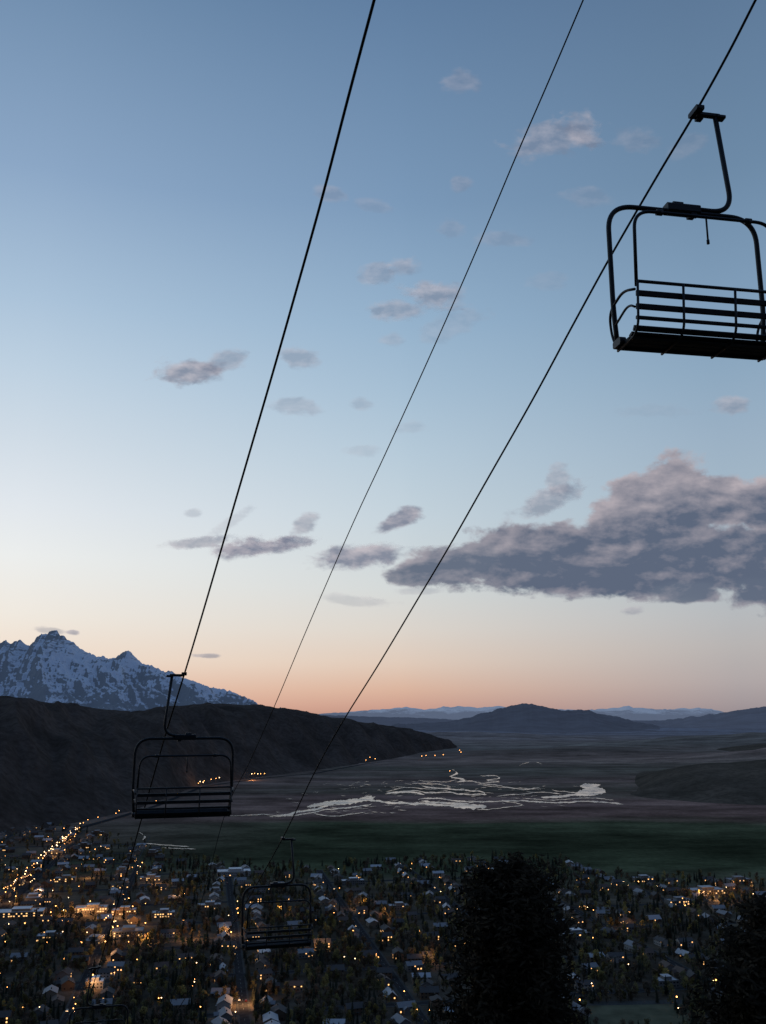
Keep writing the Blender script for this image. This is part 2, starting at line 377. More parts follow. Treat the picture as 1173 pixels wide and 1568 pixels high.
for i in range(-7,12):
    for j in range(-3,14):
        a=i*SA;b0=j*SB; c=ab(a+SA/2,b0+SB/2)
        if not intown(c.x,c.y): continue
        hw=HWD
        quad(ab(a-hw,b0-hw,.08),ab(a+hw,b0-hw,.08),ab(a+hw,b0+SB-hw,.08),ab(a-hw,b0+SB-hw,.08),0)
        quad(ab(a+hw,b0-hw,.084),ab(a+SA-hw,b0-hw,.084),ab(a+SA-hw,b0+hw,.084),ab(a+hw,b0+hw,.084),0)
        for k in range(8):
            bb=b0+10+k*13; quad(ab(a-.1,bb,.11),ab(a+.1,bb,.11),ab(a+.1,bb+5,.11),ab(a-.1,bb+5,.11),1)
        for (x0,y0,x1,y1) in ((a+hw,b0+hw,a+SA-hw,b0+hw+2),(a+hw,b0+SB-hw-2,a+SA-hw,b0+SB-hw),(a+hw,b0+hw+2,a+hw+2,b0+SB-hw-2),(a+SA-hw-2,b0+hw+2,a+SA-hw,b0+SB-hw-2)):
            quad(ab(x0,y0,.22),ab(x1,y0,.22),ab(x1,y1,.22),ab(x0,y1,.22),0,PV,PF,PM)
            quad(ab(x0,y0,0),ab(x1,y0,0),ab(x1,y0,.22),ab(x0,y0,.22),0,PV,PF,PM)
mesh_obj('road',V,Fc,[asph,paint],MI)
mesh_obj('pavement',PV,PF,[conc],PM)
hw=[(-40,1420),(20,1372),(75,1310),(122,1266),(180,1250),(240,1232),(310,1203),(400,1190),(480,1183),(560,1168),(640,1160),(700,1150)]
hp=[]
for (x0,y0),(x1,y1) in zip(hw,hw[1:]):
    for k in range(10): hp.append(gnd(x0+(x1-x0)*k/10,y0+(y1-y0)*k/10+1.5,1.0))
V=[];Fc=[]
for i,p in enumerate(hp):
    t=(hp[min(i+1,len(hp)-1)]-hp[max(i-1,0)]).normalized(); nrm_=Vector((-t.y,t.x,0))
    V+= [p-nrm_*8,p+nrm_*8]
for i in range(len(hp)-1): Fc.append((2*i,2*i+2,2*i+3,2*i+1))
mesh_obj('highway',V,Fc,[asph])
winD=simple('window_glass_dark',(.02,.025,.03),0.15,0,0.1,1,0.8)
winL=emis('window_glow',(1,.5,.17),2.2)
winS=emis('shopfront_glow',(1,.55,.2),1.8)
roofs=[simple('roof_dark_shingle',(.09,.084,.082),.9),simple('roof_grey_metal',(.25,.255,.27),.65),simple('roof_brown_shingle',(.13,.095,.078),.9),simple('roof_pale_metal',(.42,.44,.47),.6)]
walls=[simple('wall_log_brown',(.13,.088,.06),.9),simple('wall_beige',(.24,.195,.15),.9),simple('wall_grey',(.17,.165,.16),.9),simple('wall_white',(.38,.36,.34),.9)]
def house_mesh(name,w_,d_,e,rh,wall,roof,litn,wing=False,flat=False):
    V=[];Fc=[];M=[]
    def box(x0,x1,y0,y1,z0,z1,mi):
        k=len(V); V.extend([(x0,y0,z0),(x1,y0,z0),(x1,y1,z0),(x0,y1,z0),(x0,y0,z1),(x1,y0,z1),(x1,y1,z1),(x0,y1,z1)])
        for f in ((0,1,5,4),(1,2,6,5),(2,3,7,6),(3,0,4,7),(4,5,6,7)): Fc.append(tuple(k+q for q in f)); M.append(mi)
    def gable(x0,x1,y0,y1,e,rh,axis='x',ov=.6):
        box(x0,x1,y0,y1,0,e,0)
        k=len(V)
        if axis=='x':
            ym=(y0+y1)/2
            V.extend([(x0,y0,e),(x0,y1,e),(x0,ym,e+rh),(x1,y0,e),(x1,y1,e),(x1,ym,e+rh)])
            Fc.extend([(k,k+2,k+1),(k+3,k+4,k+5)]); M.extend([0,0])
            s=rh/((y1-y0)/2); k=len(V)
            for th in (0.02,.22):
                V.extend([(x0-ov,y0-ov,e-ov*s+th),(x1+ov,y0-ov,e-ov*s+th),(x1+ov,ym,e+rh+th),(x0-ov,ym,e+rh+th),(x0-ov,y1+ov,e-ov*s+th),(x1+ov,y1+ov,e-ov*s+th)])
            for f in ((6,7,8,9),(9,8,11,10),(0,3,2,1),(3,4,5,2),(0,1,7,6),(4,10,11,5),(0,6,9,3),(3,9,10,4),(1,2,8,7),(2,5,11,8)):
                Fc.append(tuple(k+q for q in f)); M.append(1)
        else:
            xm=(x0+x1)/2
            V.extend([(x0,y0,e),(x1,y0,e),(xm,y0,e+rh),(x0,y1,e),(x1,y1,e),(xm,y1,e+rh)])
            Fc.extend([(k,k+1,k+2),(k+3,k+5,k+4)]); M.extend([0,0])
            s=rh/((x1-x0)/2); k=len(V)
            for th in (.03,.23):
                V.extend([(x0-ov,y0-ov,e-ov*s+th),(x0-ov,y1,e-ov*s+th),(xm,y1,e+rh+th),(xm,y0-ov,e+rh+th),(x1+ov,y0-ov,e-ov*s+th),(x1+ov,y1,e-ov*s+th)])
            for f in ((6,9,8,7),(9,10,11,8),(0,6,7,1),(4,5,11,10),(0,3,9,6),(3,4,10,9)):
                Fc.append(tuple(k+q for q in f)); M.append(1)
    hx,hy=w_/2,d_/2
    if flat:
        box(-hx,hx,-hy,hy,0,e,0)
        for q in ((-hx-.1,hx+.1,-hy-.1,-hy+.25),(-hx-.1,hx+.1,hy-.25,hy+.1),(-hx-.1,-hx+.25,-hy+.25,hy-.25),(hx-.25,hx+.1,-hy+.25,hy-.25)): box(*q,e-.3,e+.7,0)
        k=len(V); V.extend([(-hx,-hy,e+.1),(hx,-hy,e+.1),(hx,hy,e+.1),(-hx,hy,e+.1)]); Fc.append((k,k+1,k+2,k+3)); M.append(1)
        for q in range(4): 
            x=random.uniform(-hx*.8,hx*.8); y=random.uniform(-hy*.6,hy*.6); box(x-1,x+1.2,y-.8,y+.8,e+.12,e+1.4,2)
        box(-hx*.3,hx*.45,-hy*.5,hy*.7,e+.11,e+3,0); box(-hx*.3-.3,hx*.45+.3,-hy*.5-.3,hy*.7+.3,e+3,e+3.3,1)
    else:
        gable(-hx,hx,-hy,hy,e,rh)
        if wing: gable(-hx*.55,hx*.05,-hy-4,-hy+.0,e*.85,rh*.6,'y')
        box(hx*.4,hx*.4+.9,.3,1.2,e,e+rh+.9,2)
    nw=max(3,int(w_/3)); lv=[1.2] if e<4 else [1.2,4.0]
    for side in (-1,1):
        for z in lv:
            for i in range(nw):
                x=-hx+w_*(i+.5)/nw; y=side*(hy+.05); ww=.6 if not flat else random.uniform(.6,1.1)
                k=len(V); V.extend([(x-ww,y,z),(x+ww,y,z),(x+ww,y,z+1.3),(x-ww,y,z+1.3)]); Fc.append((k,k+1,k+2,k+3)); M.append(4 if random.random()<litn else 3)
    for side in (-1,1):
        for y in (-hy*.5,hy*.5):
            x=side*(hx+.05); k=len(V); V.extend([(x,y-.6,1.2),(x,y+.6,1.2),(x,y+.6,2.4),(x,y-.6,2.4)]); Fc.append((k,k+1,k+2,k+3)); M.append(4 if random.random()<litn else 3)
    x=hx*.2; y=-hy-.06
    k=len(V); V.extend([(x-.5,y,0),(x+.5,y,0),(x+.5,y,2.1),(x-.5,y,2.1)]); Fc.append((k,k+1,k+2,k+3)); M.append(2)
    if not flat: box(hx*.2-1.3,hx*.2+1.3,-hy-2,-hy-.1,2.5,2.65,1); box(hx*.2-1.3,hx*.2+1.3,-hy-2,-hy-.1,0,.3,2)
    me=bpy.data.meshes.new(name); me.from_pydata(V,[],Fc)
    for m_ in (wall,roof,roofs[2],winD,winS if flat else winL): me.materials.append(m_)
    me.polygons.foreach_set('material_index',M); me.update(); return me
hm=[]
for i in range(16):
    hm.append(house_mesh('house_mesh',random.uniform(12,18),random.uniform(9,12),random.choice([3.4,5.4,5.8]),random.uniform(2.4,3.6),walls[[0,1,2,0,2,1,3][i%7]],roofs[[0,2,1,0,2,1,0,3][i%8]],[0,.1,.2,0,.35][i%5],wing=i%2==0))
cm=[house_mesh('commercial_mesh',random.uniform(22,34),random.uniform(13,19),random.choice([5,7]),0,walls[i%3],roofs[[1,0,3,0][i%4]],[.1,.45,.2,.35][i%4],flat=True) for i in range(5)]
occupied={}
def occ(x,y,r=0):
    return any((int(x//8)+dx,int(y//8)+dy) in occupied for dx in (-1,0,1) for dy in (-1,0,1))
def mark(x,y,r):
    n=int(r//8)+0
    for dx in range(-n,n+1):
        for dy in range(-n,n+1): occupied[(int(x//8)+dx,int(y//8)+dy)]=1
ang=math.atan2(Ad.y,Ad.x)
def place(name,me,x,y,rot,z=0,s=1):
    o=bpy.data.objects.new(name,me); scene.collection.objects.link(o); o.location=(x,y,z); o.rotation_euler=(0,0,rot); o.scale=(s,s,s); return o
def big(px,py,w_,d_,e,wall,roof,lit,rot=0,name='commercial_building'):
    g_=gnd(px,py); me=house_mesh(name,w_,d_,e,0,wall,roof,lit,flat=True); mark(g_.x,g_.y,max(w_,d_)/2+2)
    for q in range(1,5): occupied[(int(g_.x//8),int((g_.y-d_/2)//8)-q)]=1
    return place(name,me,g_.x,g_.y,ang+rot)
white=simple('roof_white_membrane',(.6,.63,.67),.5)
big(358,1340,52,26,7,walls[3],white,.05)
big(30,1402,60,26,6,walls[1],white,.3); big(140,1396,40,20,6,walls[1],roofs[3],.8); big(190,1400,30,16,6,walls[0],roofs[3],.4)
big(195,1432,36,22,6,walls[2],roofs[1],.15); big(230,1348,30,16,5,walls[2],roofs[3],.3); big(1080,1368,50,22,6,walls[1],roofs[3],.3)
big(1130,1352,36,18,6,walls[2],roofs[1],.2); big(880,1436,34,18,6,walls[2],white,.1); big(540,1354,34,15,6,walls[2],white,.05)
big(985,1350,32,16,6,walls[2],roofs[3],.1); big(1040,1385,34,16,6,walls[2],roofs[1],.3); big(320,1392,30,16,6,walls[1],roofs[3],.2)
big(75,1440,26,15,6,walls[2],roofs[3],.3); big(100,1350,30,16,6,walls[1],roofs[1],.3); big(250,1404,28,16,6,walls[2],roofs[3],.4)
big(145,1512,16,14,6,walls[3],white,.1); big(1020,1510,20,14,6,walls[2],roofs[3],.1); big(610,1392,26,14,5,walls[2],roofs[3],.1)
fieldc=gnd(975,1556); mark(fieldc.x,fieldc.y,34)
nh=0
for i in range(-7,12):
    for j in range(-3,14):
        for side in (0,1):
            for k in range(5):
                if random.random()<.18: continue
                a=i*SA+(20 if side==0 else SA-20)+random.uniform(-4,12); b_=j*SB+16+k*22+random.uniform(-6,6)
                p=ab(a,b_)
                if not intown(p.x,p.y) or occ(p.x,p.y): continue
                px,py=proj(p.x,p.y,0)
                com=px<330 and py<1460 and random.random()<.25
                me=random.choice(cm if com else hm)
                rot=ang+(math.pi/2 if side==0 else -math.pi/2)+random.choice([0,0,math.pi/2])+random.uniform(-.25,.25)
                place('commercial_building' if com else 'house',me,p.x,p.y,rot); mark(p.x,p.y,(8 if random.random()<.7 else 7) if not com else 12); nh+=1
        for k in range(3):
            if random.random()<.35: continue
            p=ab(i*SA+48+k*22,j*SB+random.choice([20,98,60])+random.uniform(-8,8))
            if not intown(p.x,p.y) or occ(p.x,p.y): continue
            place('house',random.choice(hm),p.x,p.y,ang+random.choice([0,math.pi])+random.uniform(-.2,.2)); mark(p.x,p.y,8 if random.random()<.5 else 7); nh+=1
print('houses',nh)
gm=simple('field_grass',(.13,.13,.085),1,0,.3,.05,0)
fv=[gnd(895,1536,.3),gnd(1045,1533,.3),gnd(1075,1575,.3),gnd(890,1575,.3)]
mesh_obj('sports_field',fv,[(0,3,2,1)],[gm])
pv=[gnd(893,1534,.34),gnd(1048,1531,.34),gnd(1047,1537,.34),gnd(894,1540,.34)]
mesh_obj('path',pv,[(0,3,2,1)],[conc])
def leafmat(name,stops):
    m,nt,b=newmat(name); oi=nt.nodes.new('ShaderNodeObjectInfo'); g=nt.nodes.new('ShaderNodeTexCoord')
    r=ramp(nt,[(p_,c4(*c_)) for p_,c_ in stops]); nt.links.new(oi.outputs['Random'],r.inputs[0])
    n=noisen(nt,g.outputs['Object'],0.9,2); f=maprange(nt,n,.3,.7,.5,1.5)
    vs=nt.nodes.new('ShaderNodeVectorMath'); vs.operation='SCALE'; nt.links.new(r.outputs[0],vs.inputs[0]); nt.links.new(f,vs.inputs['Scale'])
    nt.links.new(vs.outputs[0],b.inputs['Base Color']); b.inputs['Roughness'].default_value=.9; b.inputs['Specular IOR Level'].default_value=.1
    return m
decM=leafmat('spring_foliage',[(0,(.09,.078,.055)),(.35,(.16,.12,.085)),(.6,(.14,.13,.065)),(.82,(.21,.18,.075)),(1,(.38,.30,.10))])
conM=leafmat('conifer_needles_far',[(0,(.024,.032,.023)),(.5,(.036,.041,.029)),(.85,(.046,.05,.035)),(1,(.06,.062,.043))])
bark=simple('bark',(.06,.045,.036),.95)
def trunk(V,Fc,M,pts,rads,mi=0,n=6):
    base=len(V)
    for k,(p,r) in enumerate(zip(pts,rads)):
        t=(pts[min(k+1,len(pts)-1)]-pts[max(k-1,0)]).normalized(); u=t.orthogonal().normalized(); v=t.cross(u)
        for i in range(n):
            a=2*math.pi*i/n; V.append(p+(u*math.cos(a)+v*math.sin(a))*r)
    for k in range(len(pts)-1):
        for i in range(n):
            a=base+k*n+i; b_=base+k*n+(i+1)%n; Fc.append((a,b_,b_+n,a+n)); M.append(mi)
def dec_tree(seed):
    rnd=random.Random(seed); V=[];Fc=[];M=[]
    h=10; top=Vector((rnd.uniform(-.4,.4),rnd.uniform(-.4,.4),6.5))
    trunk(V,Fc,M,[Vector((0,0,-.2)),Vector((0,0,2)),top],[.28,.2,.07])
    cl=[]
    for i in range(10):
        a=rnd.uniform(0,6.28); rr=rnd.uniform(.6,3.0); z=rnd.uniform(2.6,9)
        if z>7: rr*=.5
        c=Vector((math.cos(a)*rr,math.sin(a)*rr,z)); cl.append((c,rnd.uniform(1.0,1.8)))
        trunk(V,Fc,M,[Vector((0,0,2+z*.15)),c],[.12,.04],0,4)
    for c,r in cl:
        for k in range(40):
            dv=Vector((rnd.gauss(0,1),rnd.gauss(0,1),rnd.gauss(0,1))).normalized()*r*rnd.uniform(.5,1.08)
            p=c+dv; s=rnd.uniform(.25,.55)
            u=Vector((rnd.gauss(0,1),rnd.gauss(0,1),rnd.gauss(0,.6))).normalized(); v=u.orthogonal().normalized()
            q=len(V); V.extend([p-u*s,p-v*s*.8,p+u*s,p+v*s*.8]); Fc.append((q,q+1,q+2,q+3)); M.append(1)
    me=bpy.data.meshes.new('deciduous'); me.from_pydata([tuple(v) for v in V],[],Fc); me.materials.append(bark); me.materials.append(decM)
    me.polygons.foreach_set('material_index',M); me.update(); return me
def con_tree(seed):
    rnd=random.Random(seed); V=[];Fc=[];M=[]
    h=13
    trunk(V,Fc,M,[Vector((0,0,-.2)),Vector((0,0,h*.95))],[.25,.04])
    for lev in range(17):
        z=1.3+(h-1.5)*lev/17; rr=2.7*(1-lev/17.5)**.8*rnd.uniform(.8,1.15)+.15
        n=9
        for i in range(n):
            a=2*math.pi*(i+rnd.uniform(-.3,.3))/n+lev; r=rr*rnd.uniform(.65,1.1)
            d_=Vector((math.cos(a),math.sin(a),0)); s=Vector((-d_.y,d_.x,0))
            q=len(V); V.extend([Vector((0,0,z+.55))+d_*.05,d_*r*.55+s*r*.28+Vector((0,0,z+.1)),d_*r+Vector((0,0,z-.45)),d_*r*.55-s*r*.28+Vector((0,0,z+.1))]); Fc.append((q,q+1,q+2,q+3)); M.append(1)
    me=bpy.data.meshes.new('conifer'); me.from_pydata([tuple(v) for v in V],[],Fc); me.materials.append(bark); me.materials.append(conM)
    me.polygons.foreach_set('material_index',M); me.update(); return me
D=[dec_tree(i) for i in range(6)]; C=[con_tree(i+50) for i in range(4)]
tt=empty('town_trees')
cnt=0
for _ in range(32000):
    py=random.uniform(1262,1640)**1.0; px=random.uniform(-240,1420)
    g_=gnd(px,py); 
    if random.random()>(g_.y/1500)**2.2*1.0+.12: continue
    x,y=g_.x,g_.y
    edge=False
    if not intown(x,y): 
        if not(py>interp(px,lim)-5 and random.random()<.6): continue
    else: edge=py<interp(px,lim)+8
    q=Vector((x,y,0))-O; a=q.dot(Ad); b_=q.dot(Bd)
    am=(a+SA/2)%SA-SA/2; bm=(b_+SB/2)%SB-SB/2
    if abs(am)<5.2 or abs(bm)<4.8: continue
    if (int(x//8),int(y//8)) in occupied: continue
    dens=.85+.6*noise.noise(Vector((x/130,y/130,4)))
    if px<260 and py<1430: dens*=.42
    if random.random()>dens: continue
    k=random.random()<.24+.4*noise.noise(Vector((x/90,y/90,9)))
    o=bpy.data.objects.new('tree_instance',random.choice(C if k else D)); scene.collection.objects.link(o); o.parent=tt
    s=random.uniform(.65,1.25)*(1.05 if edge else 1); o.location=(x,y,0); o.scale=(s,s,s*random.uniform(.9,1.2)); o.rotation_euler=(0,0,random.uniform(0,6.28))
    cnt+=1
    if cnt>7800: break
print('trees',cnt)
ndM=simple('conifer_needles',(.045,.034,.023),1,0,.55,1.2,.03)
def near_tree(x,y,topz,seed,wid=3.3,name='conifer_tree'):
    rnd=np.random.RandomState(seed); base=hgt(x,y)-.5; h=topz-base
    V=[];Fc=[];M=[]
    trunk(V,Fc,M,[Vector((0,0,0)),Vector((.1,0,h*.5)),Vector((0,0,h-.3))],[.38,.24,.03],0,10)
    tufts=[]
    z=h-.25
    while z>3.5:
        dt=h-z; w_=wid*(.42*(1-math.exp(-dt/.55))+.58*(1-math.exp(-dt/4.5)))
        if z<8: w_*=(z/8)
        nb=9 if dt>1 else 7
        for i in range(nb):
            a=rnd.uniform(0,6.28); r=w_*rnd.uniform(.55,1.15)
            d_=Vector((math.cos(a),math.sin(a),0)); rise=rnd.uniform(-.12,.4)*(1 if dt<6 else .5)
            tip=Vector((0,0,z))+d_*r+Vector((0,0,r*rise))
            if dt>0.6: trunk(V,Fc,M,[Vector((0,0,z)),tip],[.05,.01],0,3)
            n=int(36*r)+9
            for k in range(n):
                t=rnd.uniform(.15,1)**.7
                c=Vector((0,0,z)).lerp(tip,t)+Vector(rnd.normal(0,.15+.05*r,3)); tufts.append(c)
        z-=rnd.uniform(.24,.40)
    for c in tufts:
        u=Vector(rnd.normal(0,1,3)); u.z*=.6; u.normalize(); v=u.orthogonal().normalized(); L_=rnd.uniform(.12,.28)
        q=len(V); V.extend([c-u*L_-v*.03,c+v*.06,c+u*L_,c-v*.06]); Fc.append((q,q+1,q+2,q+3)); M.append(1)
    o=empty(name,(x,y,base))
    me=bpy.data.meshes.new('crown_and_trunk'); me.from_pydata([tuple(v) for v in V],[],Fc); me.materials.append(bark); me.materials.append(ndM)
    me.polygons.foreach_set('material_index',M); me.update()
    c=bpy.data.objects.new('crown_and_trunk',me); scene.collection.objects.link(c); c.parent=o
    print(name,len(Fc))
t1=at_y(782,1320,46); near_tree(t1.x,t1.y,t1.z,3,3.6)
t2=at_y(1185,1380,42); near_tree(t2.x,t2.y,t2.z,5,3.9)
# ---------------------------------------------------------------- street lamps and lights
pole=simple('lamp_metal',(.05,.05,.05),.5,.8)
bulbO=emis('lamp_sodium',(1,.40,.10),9.0); bulbW=emis('lamp_warm',(1,.62,.30),9.0)
def lamp_mesh(bm_,r):
    V=[];Fc=[];M=[]
    trunk(V,Fc,M,[Vector((0,0,0)),Vector((0,0,8)),Vector((.4,0,8.5)),Vector((1.4,0,8.7))],[.12,.08,.07,.05],0,6)
    k=len(V); n=8
    ringz=[(-.9,.44),(-.3,.95),(.3,.95),(.9,.44)]
    for zz,rr in ringz:
        for i in range(n):
            a=2*math.pi*i/n; V.append(Vector((1.4+math.cos(a)*rr*r,math.sin(a)*rr*r,8.5+zz*r)))
    for q in range(3):
        for i in range(n): Fc.append((k+q*n+i,k+q*n+(i+1)%n,k+(q+1)*n+(i+1)%n,k+(q+1)*n+i)); M.append(1)
    Fc.append(tuple(k+i for i in range(n))[::-1]); M.append(1); Fc.append(tuple(k+3*n+i for i in range(n))); M.append(1)
    me=bpy.data.meshes.new('street_lamp'); me.from_pydata([tuple(v) for v in V],[],Fc); me.materials.append(pole); me.materials.append(bm_)
    me.polygons.foreach_set('material_index',M); me.update(); return me
LM=[lamp_mesh(bulbO,.42),lamp_mesh(bulbO,.62),lamp_mesh(bulbW,.42),lamp_mesh(bulbO,.28),lamp_mesh(bulbW,.75)]
def lamp(p,me=None): place('street_lamp',me or random.choice(LM[:4]),p.x,p.y,random.uniform(0,6.28))
nl=0
for _ in range(1350):
    px=random.uniform(-100,1260); py=random.uniform(1280,1568)
    dens=math.exp(-((px-110)/150)**2-((py-1370)/75)**2)*1.0+.14+.25*math.exp(-((px-1090)/90)**2-((py-1370)/25)**2)
    if random.random()>dens or py<interp(px,lim)+6: continue
    g_=gnd(px,py); q=g_-O; a=q.dot(Ad); b_=q.dot(Bd)
    if random.random()<.35: a=round(a/SA)*SA+random.choice([-6,6])
    p=ab(a,b_)
    if occ(p.x,p.y) and random.random()<.5: continue
    lamp(p); nl+=1
for k in range(26):
    x=64+k*2.4; lamp(gnd(x+random.uniform(-3,3),1318-k*2.05+random.uniform(-2,3)),LM[random.choice([1,2,4,4])])
for k in range(18):
    lamp(gnd(5+k*3.3+random.uniform(-3,3),1376-k*3.2+random.uniform(-3,3)),LM[random.choice([0,1,4])])
def bigl(p,o=0):
    r=p.length/1000; place('street_lamp',LM[random.choice([1,4]) if o==0 else 1],p.x,p.y,random.uniform(0,6),0,max(1,r*.5))
for k in range(16): bigl(gnd(304+k*3.4+random.uniform(-2,2),1204-k*.9+random.uniform(-2,2)))
for k in range(11): bigl(gnd(358+k*4.6+random.uniform(-2,2),1191+random.uniform(-1,1)))
for x,y in ((135,1262),(150,1258),(176,1252),(183,1248),(205,1243),(238,1233),(270,1221),(542,1163),(548,1166),(560,1170),(575,1168),(566,1166),(645,1164),(652,1163),(667,1163),(678,1162),(705,1158),(703,1155),(713,1133),(718,1134),(98,1275),(690,1187)): 
    bigl(gnd(x,y),1)
print('lamps',nl)
def plight(px,py,e,c=(1,.5,.2),z=7):
    l=bpy.data.lights.new('lamp_light','POINT'); l.energy=e; l.color=c; l.shadow_soft_size=.6
    o=bpy.data.objects.new('lamp_light',l); scene.collection.objects.link(o); g_=gnd(px,py); o.location=(g_.x,g_.y,z)
for (x,y,e) in [(125,1402,9000),(155,1405,9000),(180,1406,7000),(95,1403,5000),(222,1446,6000),(292,1440,5000),(375,1540,7000),(352,1432,4000),(20,1384,6000),(40,1350,7000),(80,1312,9000),(100,1290,9000),(115,1275,9000),(240,1354,5000),(1075,1377,7000),(1100,1380,7000),(550,1392,4000),(490,1456,4500),(325,1205,24000),(385,1195,20000),(165,1470,4000),(210,1418,5000),(960,1425,3000),(655,1475,3000),(595,1408,3000),(140,1518,3000),(60,1372,7000),(135,1345,6000),(270,1378,4000),(430,1400,3000),(1150,1365,5000),(165,1440,5000)]:
    plight(x,y,e*2.2,z=10)
def car_mesh(col):
    V=[];Fc=[];M=[]
    prof=[(-2.2,.35),(-2.2,.85),(-1.9,1.0),(-1.3,1.05),(-.8,1.5),(.7,1.5),(1.3,1.05),(2.05,.9),(2.2,.6),(2.2,.35)]
    n=len(prof)
    for y in (-.88,.88):
        for x,z in prof: V.append((x,y*(.85 if z>1.2 else 1),z))
    Fc.append(tuple(range(n))); M.append(0); Fc.append(tuple(range(2*n-1,n-1,-1))); M.append(0)
    for i in range(n): 
        j=(i+1)%n; Fc.append((i,i+n,j+n,j)); M.append(1 if i in(3,5) else 0)
    for x in (-1.35,1.35):
        for y in (-.9,.9):
            k=len(V)
            for yy in (y-.1,y+.1):
                for a in range(10): V.append((x+.33*math.cos(a*.628),yy,.33+.33*math.sin(a*.628)))
            Fc.append(tuple(range(k,k+10))); Fc.append(tuple(range(k+19,k+9,-1))); M+= [2,2]
            for a in range(10): Fc.append((k+a,k+(a+1)%10,k+10+(a+1)%10,k+10+a)); M.append(2)
    for y in (-.6,.6):
        k=len(V); V.extend([(2.22,y-.22,.6),(2.22,y+.22,.6),(2.22,y+.22,.85),(2.22,y-.22,.85)]); Fc.append((k,k+1,k+2,k+3)); M.append(3)
    me=bpy.data.meshes.new('car'); me.from_pydata(V,[],Fc)
    for m_ in (col,winD,pole,bulbW): me.materials.append(m_)
    me.polygons.foreach_set('material_index',M); me.update(); return me
cms=[car_mesh(simple('car_paint',c,.3,.2,.05)) for c in ((.3,.3,.32),(.05,.06,.08),(.5,.5,.5),(.2,.03,.03))]
for k in range(60):
    i=random.randint(-3,6); j=random.randint(-1,6); p=ab(i*SA+random.choice([-3,3]),j*SB+random.uniform(12,108),.1)
    if intown(p.x,p.y): place('parked_car',random.choice(cms),p.x,p.y,ang+math.pi/2*random.choice([1,-1]),.1)
# ---------------------------------------------------------------- lift
steel=simple('cable_steel',(.012,.012,.014),.6,.0,.2,40,.2)
chairM=simple('chair_dark_paint',(.014,.016,.02),.5,.0,.3,12,.4)
slatM=simple('seat_slat_dark',(.016,.018,.022),.55,0,.4,20,.35)
def tube(V,Fc,pts,r,n=10,cap=True):
    base=len(V); prev=None
    for k,p in enumerate(pts):
        t=(pts[min(k+1,len(pts)-1)]-pts[max(k-1,0)]).normalized()
        if prev is None: u=t.orthogonal().normalized()
        else: u=(prev-t*prev.dot(t)).normalized()
        prev=u; v=t.cross(u)
        for i in range(n):
            a=2*math.pi*i/n; V.append(p+(u*math.cos(a)+v*math.sin(a))*r)
    for k in range(len(pts)-1):
        for i in range(n):
            a=base+k*n+i; b_=base+k*n+(i+1)%n; Fc.append((a,b_,b_+n,a+n))
    if cap:
        Fc.append(tuple(base+i for i in range(n))[::-1]); Fc.append(tuple(base+(len(pts)-1)*n+i for i in range(n)))
def fillet(pts,rads,n=10):
    o=[pts[0]]
    for i in range(1,len(pts)-1):
        p=pts[i]; a=(pts[i-1]-p); b_=(pts[i+1]-p); r=min(rads[i-1],a.length*.49 if i>1 else a.length*.95,b_.length*.49 if i<len(pts)-2 else b_.length*.95)
        s=p+a.normalized()*r; e=p+b_.normalized()*r
        for k in range(n+1):
            t=k/n; o.append(s*(1-t)**2+p*2*t*(1-t)+e*t*t)
    o.append(pts[-1]); return o
def boxv(V,Fc,c,hx,hy,hz,tilt=0.0,bev=.2):
    k=len(V); s=min(hy,hz)*bev*2
    pr=[(-hy+s,-hz),(hy-s,-hz),(hy,-hz+s),(hy,hz-s),(hy-s,hz),(-hy+s,hz),(-hy,hz-s),(-hy,-hz+s)]
    ct,st_=math.cos(tilt),math.sin(tilt)
    for x in (-hx,hx):
        for y,z in pr: V.append(Vector((c[0]+x,c[1]+y*ct-z*st_,c[2]+y*st_+z*ct)))
    for i in range(8): Fc.append((k+i,k+(i+1)%8,k+8+(i+1)%8,k+8+i))
    Fc.append(tuple(range(k,k+8))[::-1]); Fc.append(tuple(range(k+8,k+16)))
def cable(name,pts,kk,r):
    W=[at_depth(x,y,1/(kk*(2123-y))) for x,y in pts]
    Q=[W[0]+(W[0]-W[1])]+W+[W[-1]+(W[-1]-W[-2])]; o=[]
    for i in range(1,len(Q)-2):
        for k in range(6):
            t=k/6; p0,p1,p2,p3=Q[i-1:i+3]
            o.append(0.5*((2*p1)+(p2-p0)*t+(2*p0-5*p1+4*p2-p3)*t*t+(3*p1-p0-3*p2+p3)*t**3))
    o.append(W[-1]); dr=(W[0]-W[2]).normalized(); de=Vector((-5.46,14.3,-8.69)).normalized()
    o=[W[0]+dr*60,W[0]+dr*20]+o+[W[-1]+de*60,W[-1]+de*380]
    V=[];Fc=[]; tube(V,Fc,o,r,8); mesh_obj(name,V,Fc,[steel],smooth=True); return o
kL=.0633/(2123-1032); kR=1/9.1/(2123-163); kM=5.0e-5
cable('lift_cable',[(573,0),(533,150),(494,300),(455,440),(418,570),(383,690),(345,820),(313,930),(283,1030),(252,1130),(222,1235),(190,1350),(160,1452),(135,1535),(105,1640)],kL,.0145)
cable('lift_cable',[(1158,-2),(1115,82),(1066,170),(1018,250),(978,318),(928,405),(876,500),(815,613),(740,745),(690,833),(640,917),(580,1017),(520,1113),(478,1190),(433,1283),(375,1385),(325,1465),(270,1550),(210,1650)],kR,.0125)
cable('communication_cable',[(893,0),(842,120),(790,240),(748,340),(705,440),(648,568),(590,695),(547,787),(505,882),(462,982),(420,1082),(383,1165),(345,1245),(310,1375),(268,1515),(225,1650)],kM,.0085)
